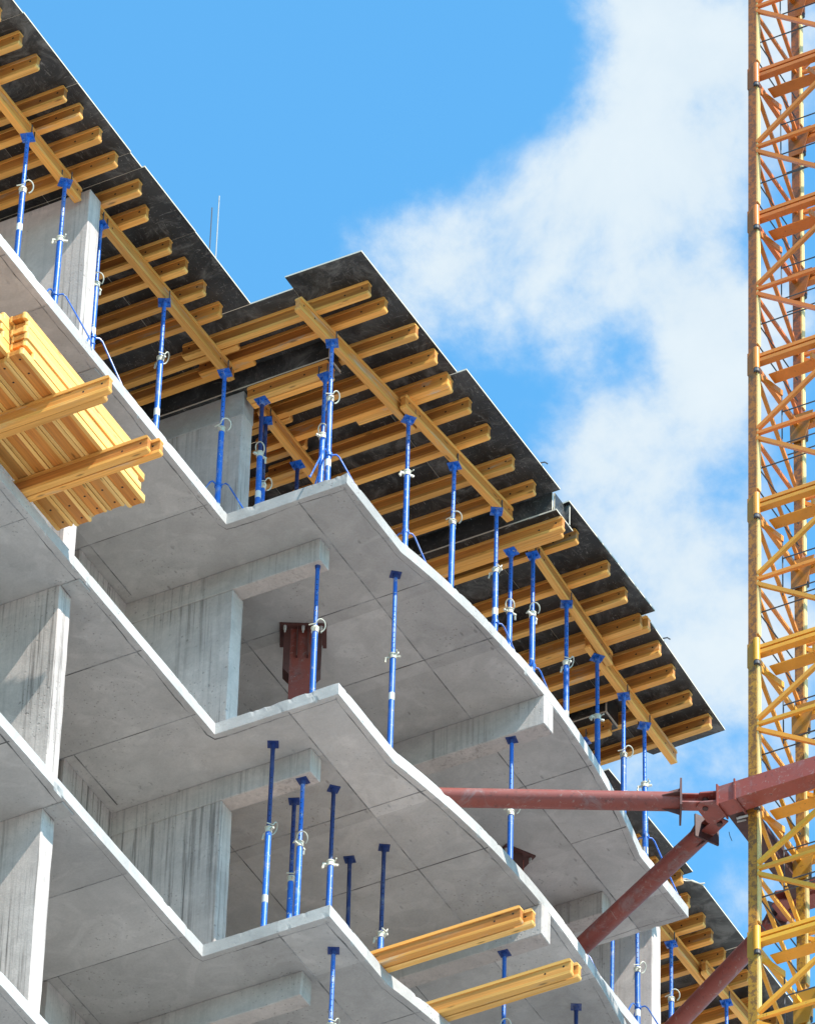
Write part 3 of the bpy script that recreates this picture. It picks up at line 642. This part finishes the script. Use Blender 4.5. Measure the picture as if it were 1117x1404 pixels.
# folding tripods
def tripod_mesh():
    m = MB(); m.tube((0, 0, .70), (0, 0, .74), .043, 12)
    me0 = m.mesh('clamp_ring', M['blue'], True)
    l = MB(); l.path([(.04, 0, .725), (.085, 0, .735), (.12, 0, .70), (.44, 0, .02), (.47, 0, .011)], .0095, 6)
    return me0, l.mesh('leg', M['blue'], True)
TR, TL = tripod_mesh()
for x, y, z, rz, lab in ((-.365, -3.186, Z4, .5, 'blue folding tripod round the prop before the concrete fin'), (-.335, -2.437, Z4, .9, 'blue folding tripod beside the concrete fin'),
                      (-.275, .239, Z4, .2, 'blue folding tripod in front of the cheek wall'), (1.05, .343, Z4, .6, 'blue folding tripod at the balcony tip'),
                      (1.21, 1.834, Z4, 1.0, 'blue folding tripod where the balcony edge starts to curve'), (1.40, 3.622, Z4, 1.0, 'blue folding tripod under the end of the second ledger'),
                      (1.428, 4.477, Z4, 1.1, 'blue folding tripod above the cross beam end'), (1.227, 7.76, Z4, 1.0, 'blue folding tripod at the far balcony end beside the brace'),
                      (-.292, 10.6, Z4, .3, 'blue folding tripod before the far cross wall'), (1.27, 6.02, -2.839, .75, 'blue folding tripod leg leaning out below the brace foot')):
    t = thing('prop_tripod', lab, 'tripod', (x, y, z), (0, 0, rz), 'folding tripods at the prop feet')
    link('clamp_ring', TR, t)
    for k_ in range(3): link('leg', TL, t, None, (0, 0, k_ * 2 * PI / 3))

# ------------------------------------------------------------------ timber stored on the slabs
GB = 'bearers of the timber stack'
for p, q, lab in (((-1.6, -4.965), (1.555, -4.965), 'near timber of the upper bearer pair under the stacked beams'), ((-1.9, -4.88), (1.46, -4.88), 'far timber of the upper bearer pair under the stacked beams'),
                  ((-1.6, -4.02), (1.47, -4.02), 'near timber of the lower bearer pair under the stacked beams'), ((-1.5, -3.93), (1.56, -3.925), 'far timber of the lower bearer pair under the stacked beams')):
    hbeam('timber_bearer', lab, 'bearer beam', (p[0], p[1], -2.839), (q[0], q[1], -2.839), GB)
GS = 'yellow beams stacked on two bearers'
ROWN = ['bottom', 'second', 'third', 'fourth', 'fifth', 'sixth', 'top']
COLN = ['outermost', 'second', 'third', 'fourth', 'innermost']
for r_ in range(7):
    for c_ in range(5):
        x1 = .935 - .2075 * c_ + random.uniform(-.006, .006) + (.012 if r_ % 2 else 0)
        y1 = -3.19 + random.uniform(-.03, .015) - (.06 if (c_ == 0 and r_ in (1, 2)) else 0) - (.12 if (r_ > 3) else 0) + (.06 if (r_ == 6 and c_ == 0) else 0)
        near = -5.58 + (.12 if r_ in (1,) and c_ == 0 else 0) - (random.uniform(.0, .09)) - (.16 if (c_ > 0 and r_ > 0) else 0)
        L = y1 - near
        lab = 'stacked yellow timber beam, %s layer, %s column' % (ROWN[r_], COLN[c_])
        t = hbeam('timber_beam', lab, 'timber beam', (x1, near, -2.637 + r_ * .0845 + .04), (x1, near + round(L, 1), -2.637 + r_ * .0845 + .04), GS, 'fresh')
        t.rotation_euler = (Matrix.Rotation(PI / 2, 4, 'Z') @ Matrix.Rotation(-PI / 2, 4, 'X') @ Matrix.Identity(4)).to_euler()
        t.location.x = x1 - .2
        if True:
            t.rotation_euler = Matrix(((0, 0, 1), (1, 0, 0), (0, 1, 0))).to_euler()
GO = 'yellow beams jutting from the lowest balcony'
for y, x0, x1, z, lab in ((1.125, -.6, 3.11, -5.838, 'pale yellow beam, near one of the upper jutting pair over the lowest balcony'), (1.225, -.5, 3.20, -5.838, 'orange yellow beam, far one of the upper jutting pair over the lowest balcony'),
                          (2.13, -.6, 3.18, -5.838, 'near beam of the lower jutting pair at the bottom edge'), (2.225, -.55, 3.225, -5.838, 'far beam of the lower jutting pair at the bottom edge')):
    hbeam('timber_beam', lab, 'timber beam', (x0, y, z), (x1, y, z), GO, 'site' if 'pale' in lab else 'fresh')

# ------------------------------------------------------------------ crane ties
ZC = -2.30
def tie(name, label, A, B, r, PS=.36, HP=.185):
    A = Vector(A); B = Vector(B); d = (A - B).normalized(); L = (A - B).length
    t = thing(name, label, 'tie strut', B)
    up = Vector((0, 0, 1)); s = d.cross(up).normalized()
    e = d * (L - PS)
    m = MB(); m.tube((0, 0, 0), e, r, 24); o = m.build('pipe', M['oxide'], t, True)
    m = MB(); c = e + d * .012; m.obox(c, d * .011, s * HP, up * HP); m.build('end_plate', M['oxide_dark'], t)
    for sg in (1, -1):
        n0 = e + d * .002
        for U, V in ((up, s), (s, up)):
            m = MB(); m.add([n0 + U * sg * HP + V * .006, n0 + U * sg * r + V * .006, n0 - d * .20 + U * sg * r * .98 + V * .006, n0 + U * sg * HP - V * .006, n0 + U * sg * r - V * .006, n0 - d * .20 + U * sg * r * .98 - V * .006],
                            [(0, 1, 2), (3, 5, 4), (0, 2, 5, 3), (1, 4, 5, 2), (0, 3, 4, 1)]); m.build('gusset', M['oxide_dark'], t)
    m = MB(); a0 = e + d * .024; a1 = e + d * (PS - .02)
    m.bar(a0 + up * .055, a1 + up * .055, .15, .016); m.bar(a0 - up * .055, a1 - up * .055, .15, .016); m.bar(a0, a0 + d * (PS * .5), .02, .10)
    m.build('fork_lug', M['oxide'], t)
    m = MB(); q = e + d * (PS - .08); m.tube(q - up * .10, q + up * .10, .032, 10); m.build('hinge_pin', M['oxide_dark'], t, True)
    return t
NODE = Vector((3.96, 4.20, ZC))
tie('tie_strut', 'horizontal red oxide pipe strut from the building to the crane collar', (3.86, 4.10, ZC), (-.02, 2.04, ZC), .108)
tie('tie_strut', 'slanting red oxide pipe strut meeting the horizontal one at the crane collar', (3.88, 4.33, ZC), (.05, 6.50, ZC), .108, .34, .155)
tie('tie_strut', 'lower red oxide pipe strut crossing the far joists at the bottom right', (3.93, 6.02, ZC), (-1.2, 9.38, ZC), .108, .34, .155)
def column(x, y, label, rz=0.0):
    t = thing('anchor_column', label, 'anchor bracket', (x, y, -2.839), (0, 0, rz))
    H = 2.838
    m = MB(); m.box((-.26, -.20, H - .022), (.26, .20, H)); m.build('top_plate', M['oxide_dark'], t)
    m = MB(); m.box((-.26, -.20, 0), (.26, .20, .022)); m.build('base_plate', M['oxide_dark'], t)
    m = MB(); m.box((-.135, -.12, .022), (.135, .12, H - .022)); m.build('post', M['oxide'], t)
    for sg in (-1, 1):
        m = MB(); m.prism([(sg * .21, H - .023), (sg * .21, H - .60), (sg * .136, H - .69), (sg * .136, H - .023)], -.125, .06, 'y'); m.build('stiffener', M['oxide_dark'], t)
        m = MB(); m.box((sg * .06 - .008, -.17, H - .45), (sg * .06 + .008, -.1205, H - .023)); m.build('stiffener', M['oxide_dark'], t)
    for sx in (-.20, 0, .20):
        m = MB(); m.tube((sx, -.165, H - .075), (sx, -.165, H - .0225), .02, 6); m.tube((sx, -.165, H - .11), (sx, -.165, H - .075), .011, 6); m.build('anchor_bolt', M['bolt'], t)
    for sx in (-.20, .20):
        m = MB(); m.tube((sx, .165, H - .075), (sx, .165, H - .0225), .02, 6); m.build('anchor_bolt', M['bolt'], t)
    return t
column(-.12, 1.97, 'rusty bracket column with bolted top plate behind the blue prop', .50)
column(.10, 6.50, 'rusty anchor plate glimpsed over the balcony edge below the horizontal pipe', -.53)
column(-1.32, 9.46, 'rusty anchor column hidden in the far recess')
t = thing('tie_collar', 'dark red steel collar frame clamped round the crane mast', 'collar frame', (3.96, 4.0, ZC))
def cb(name, lo, hi, mat='oxide'):
    m = MB(); m.box(tuple(a - b for a, b in zip(lo, t.location)), tuple(a - b for a, b in zip(hi, t.location))); return m.build(name, M[mat], t)
cb('frame_beam', (3.97, 4.005, -2.43), (6.2, 4.24, -2.19)); cb('frame_beam', (3.97, 5.86, -2.43), (6.2, 6.09, -2.19)); cb('frame_beam', (3.975, 4.243, -2.425), (4.165, 5.857, -2.195), 'oxide_dark'); cb('frame_beam', (5.95, 4.243, -2.425), (6.15, 5.857, -2.195), 'oxide_dark')
cb('flange_plate', (3.955, 3.985, -2.46), (3.972, 4.26, -2.165)); cb('flange_plate', (4.165, 3.985, -2.46), (4.182, 4.003, -2.165)); cb('flange_plate', (4.168, 3.99, -2.455), (4.186, 4.30, -2.432))
cb('flange_plate', (3.955, 5.84, -2.46), (3.972, 6.11, -2.165))
for dy in (4.06, 5.95):
    for zz in (-2.375, -2.245):
        m = MB(); m.prism([(3.70, dy - .05), (3.78, dy - .11), (3.954, dy - .05), (3.954, dy + .19), (3.78, dy + .30), (3.70, dy + .24)], zz - .009, zz + .009, 'z'); m.v = [(a - t.location.x, b - t.location.y, c - t.location.z) for a, b, c in m.v]
        m.build('hinge_plate', M['oxide'], t)
for p in ((4.10, 4.30, -2.45), (4.14, 4.27, -2.475), (4.075, 4.36, -2.44)):
    m = MB(); m.tube((p[0] - t.location.x - .05, p[1] - t.location.y, p[2] - t.location.z), (p[0] - t.location.x + .05, p[1] - t.location.y + .02, p[2] - t.location.z + .01), .013, 6); m.build('clamp_bolt', M['bolt'], t)
m = MB(); m.path([(0, 0, 0), (.01, .0, -.06), (.03, .01, -.13)], .004, 5)
thing('wire_stub', 'loose thin wire hanging under the strut joint at the crane collar', 'wire', (3.86, 4.5, -2.42), (0, 0, 0), None, m.mesh('wire_stub', M['steel']))

# ------------------------------------------------------------------ crane mast
MAST = thing('tower_crane', 'yellow and orange lattice mast of a tower crane at the right', 'crane', (4.9, 4.95, ZG))
WX, WY, LG = 1.46, 1.30, .100
def mx(z): return 4.215 + .0116 * (z + .13)
zs = [-12.6, -10.5, -8.35, -6.25, -4.19, -2.20, -.13, 2.04, 4.29, 6.58, 8.96, 11.35, 13.8, 16.3]
def lerp(a, b, f): return tuple(x + (y - x) * f for x, y in zip(a, b))
YEL = (.80, .37, .03); ORA = (.56, .150, .016)
for i in range(len(zs) - 1):
    z0, z1 = zs[i], zs[i + 1]; h = z1 - z0; zm = z0 + h * .49
    f = max(0.0, min(1.0, (z0 + 4.5) / 8.0))
    colr = lerp(YEL, ORA, f) + (1,)
    sec = bpy.data.objects.new('mast_section', None); COL.objects.link(sec); sec.parent = MAST
    sec.location = (mx(z0) - MAST.location.x, 4.3 - MAST.location.y, z0 - ZG)
    dx = mx(z1) - mx(z0)
    def P(a, b, z):      # a,b in 0..1 across the leg centres, z absolute
        return Vector((LG / 2 + a * (WX - LG) + dx * (z - z0) / h, LG / 2 + b * (WY - LG), z - z0))
    def sub(name, m, mat='crane', smooth=False):
        o = m.build(name, M[mat], sec, smooth); o.color = tuple(c * random.uniform(.92, 1.08) for c in colr[:3]) + (1,); return o
    for a in (0, 1):
        for b in (0, 1):
            m = MB(); m.bar(P(a, b, z0 + .002), P(a, b, z1 - .002), LG, LG, (1, 0, 0)); sub('leg', m, 'crane_leg')
            ex = Vector((LG / 2 + .010 if a == 0 else -LG / 2 - .010, .0, 0)); m = MB(); m.bar(P(a, b, z0 + .25) + ex, P(a, b, z1 - .20) + ex, .018, .075, (0, 1, 0)); sub('leg_sunlit_rail', m, 'crane_sunlit_rail')  # rail strip with the leg's sunlit brightness put into its colour
            m = MB(); c0 = P(a, b, z1 - .16) + Vector((.055 if a == 0 else -.055, -.045 if b == 0 else .045, 0)); m.tube(c0, c0 + Vector((0, 0, .32)), .040, 12); sub('joint_sleeve', m, 'crane', True)
            m = MB(); m.tube(c0 - Vector((0, 0, .05)), c0 - Vector((0, 0, .001)), .036, 10); sub('joint_pin', m, 'steel')
            m = MB(); m.bar(P(a, b, z1 - .22) + Vector((-.006 if a == 0 else .006, .005 if b == 0 else -.005, 0)), P(a, b, z1 + .12) + Vector((-.006 if a == 0 else .006, .005 if b == 0 else -.005, 0)), LG + .012, LG + .012, (1, 0, 0)); sub('joint_collar', m, 'crane_old')
    for b in (0, 1):       # faces across x
        sgn = -1 if b == 0 else 1; off = Vector((0, sgn * .02, 0))
        m = MB(); m.bar(P(0, b, z1 - .03), P(1, b, z1 - .03), .09, .05); sub('tie_bar', m)
        m = MB(); m.bar(P(0, b, z1 + .045), P(1, b, z1 + .045), .09, .05); sub('tie_bar', m)
        m = MB(); m.bar(P(.04, b, zm) + off, P(.96, b, zm) + off, .044, .044); sub('tie_bar', m)
        m = MB(); m.bar(P(.04, b, zm + .07) + off, P(.96, b, z1 - .09) + off, .048, .048); sub('diagonal', m)
        m = MB(); m.bar(P(.04, b, zm - .07) + off, P(.96, b, z0 + .13) + off, .048, .048); sub('diagonal', m)
    for a in (0, 1):       # faces across y
        m = MB(); m.bar(P(a, 0, z1 - .03), P(a, 1, z1 - .03), .055, .055); sub('tie_bar', m)
        m = MB(); m.bar(P(a, 0, zm - .02), P(a, 1, zm - .02), .04, .04); sub('tie_bar', m)
        m = MB(); m.bar(P(a, 0, z1 - .10), P(a, 1, zm + .02), .042, .042); sub('diagonal', m)
        m = MB(); m.bar(P(a, 1, zm - .06), P(a, 0, z0 + .12), .04, .04) if a else m.bar(P(a, 0, zm - .06), P(a, 1, z0 + .12), .04, .04); sub('diagonal', m)
    # gussets on the far left leg, platform, ladder
    m = MB(); c0 = P(0, 1, z1 - .03); m.add([c0 + Vector((-.08, -.07, .14)), c0 + Vector((.22, -.07, .14)), c0 + Vector((.10, -.07, -.28)), c0 + Vector((-.08, -.07, -.28)), c0 + Vector((-.08, -.085, .14)), c0 + Vector((.22, -.085, .14)), c0 + Vector((.10, -.085, -.28)), c0 + Vector((-.08, -.085, -.28))],
                         [(0, 1, 2, 3), (4, 7, 6, 5), (0, 4, 5, 1), (1, 5, 6, 2), (2, 6, 7, 3), (3, 7, 4, 0)]); sub('gusset', m, 'crane_old')
    m = MB(); m.bar(P(.08, .20, z1 - .10), P(.55, .20, z1 - .10), .17, .012); sub('platform_plate', m)
    m = MB(); m.bar(P(.02, .06, z1 - .16), P(.10, .38, z1 - .16), .03, .08); sub('platform_bracket', m)
    m = MB(); m.bar(P(.52, .02, z1 - .16), P(.62, .34, z1 - .16), .03, .08); sub('platform_bracket', m)
    for p_, q_ in ((P(.10, .38, z1 - .45), P(1, .38, z1 - .45)), (P(.10, .38, z1 - .95), P(1, .38, z1 - .95)), (P(.10, .38, z1 - .12), P(.10, .38, z1 - 1.0)), (P(.6, .38, z1 - .12), P(.6, .38, z1 - 1.0)),
                   (P(.03, .05, z0 + .62), P(.03, .9, z0 + .62)), (P(.03, .07, z0 + .66), P(.9, .07, z0 + .66)), (P(.03, .05, z0 + .28), P(.03, .9, z0 + .28)), (P(.1, .5, z0 + 1.25), P(.95, .5, z0 + 1.25))):
        m = MB(); m.tube(p_, q_, .009, 5); sub('guard_rail', m, 'steel')
    m = MB()
    for a in (.38, .62): m.bar(P(a, .62, z0), P(a, .62, z1), .03, .03)
    for j in range(int(h / .28)): m.tube(P(.38, .62, z0 + .14 + j * .28), P(.62, .62, z0 + .14 + j * .28), .010, 5)
    sub('ladder', m)
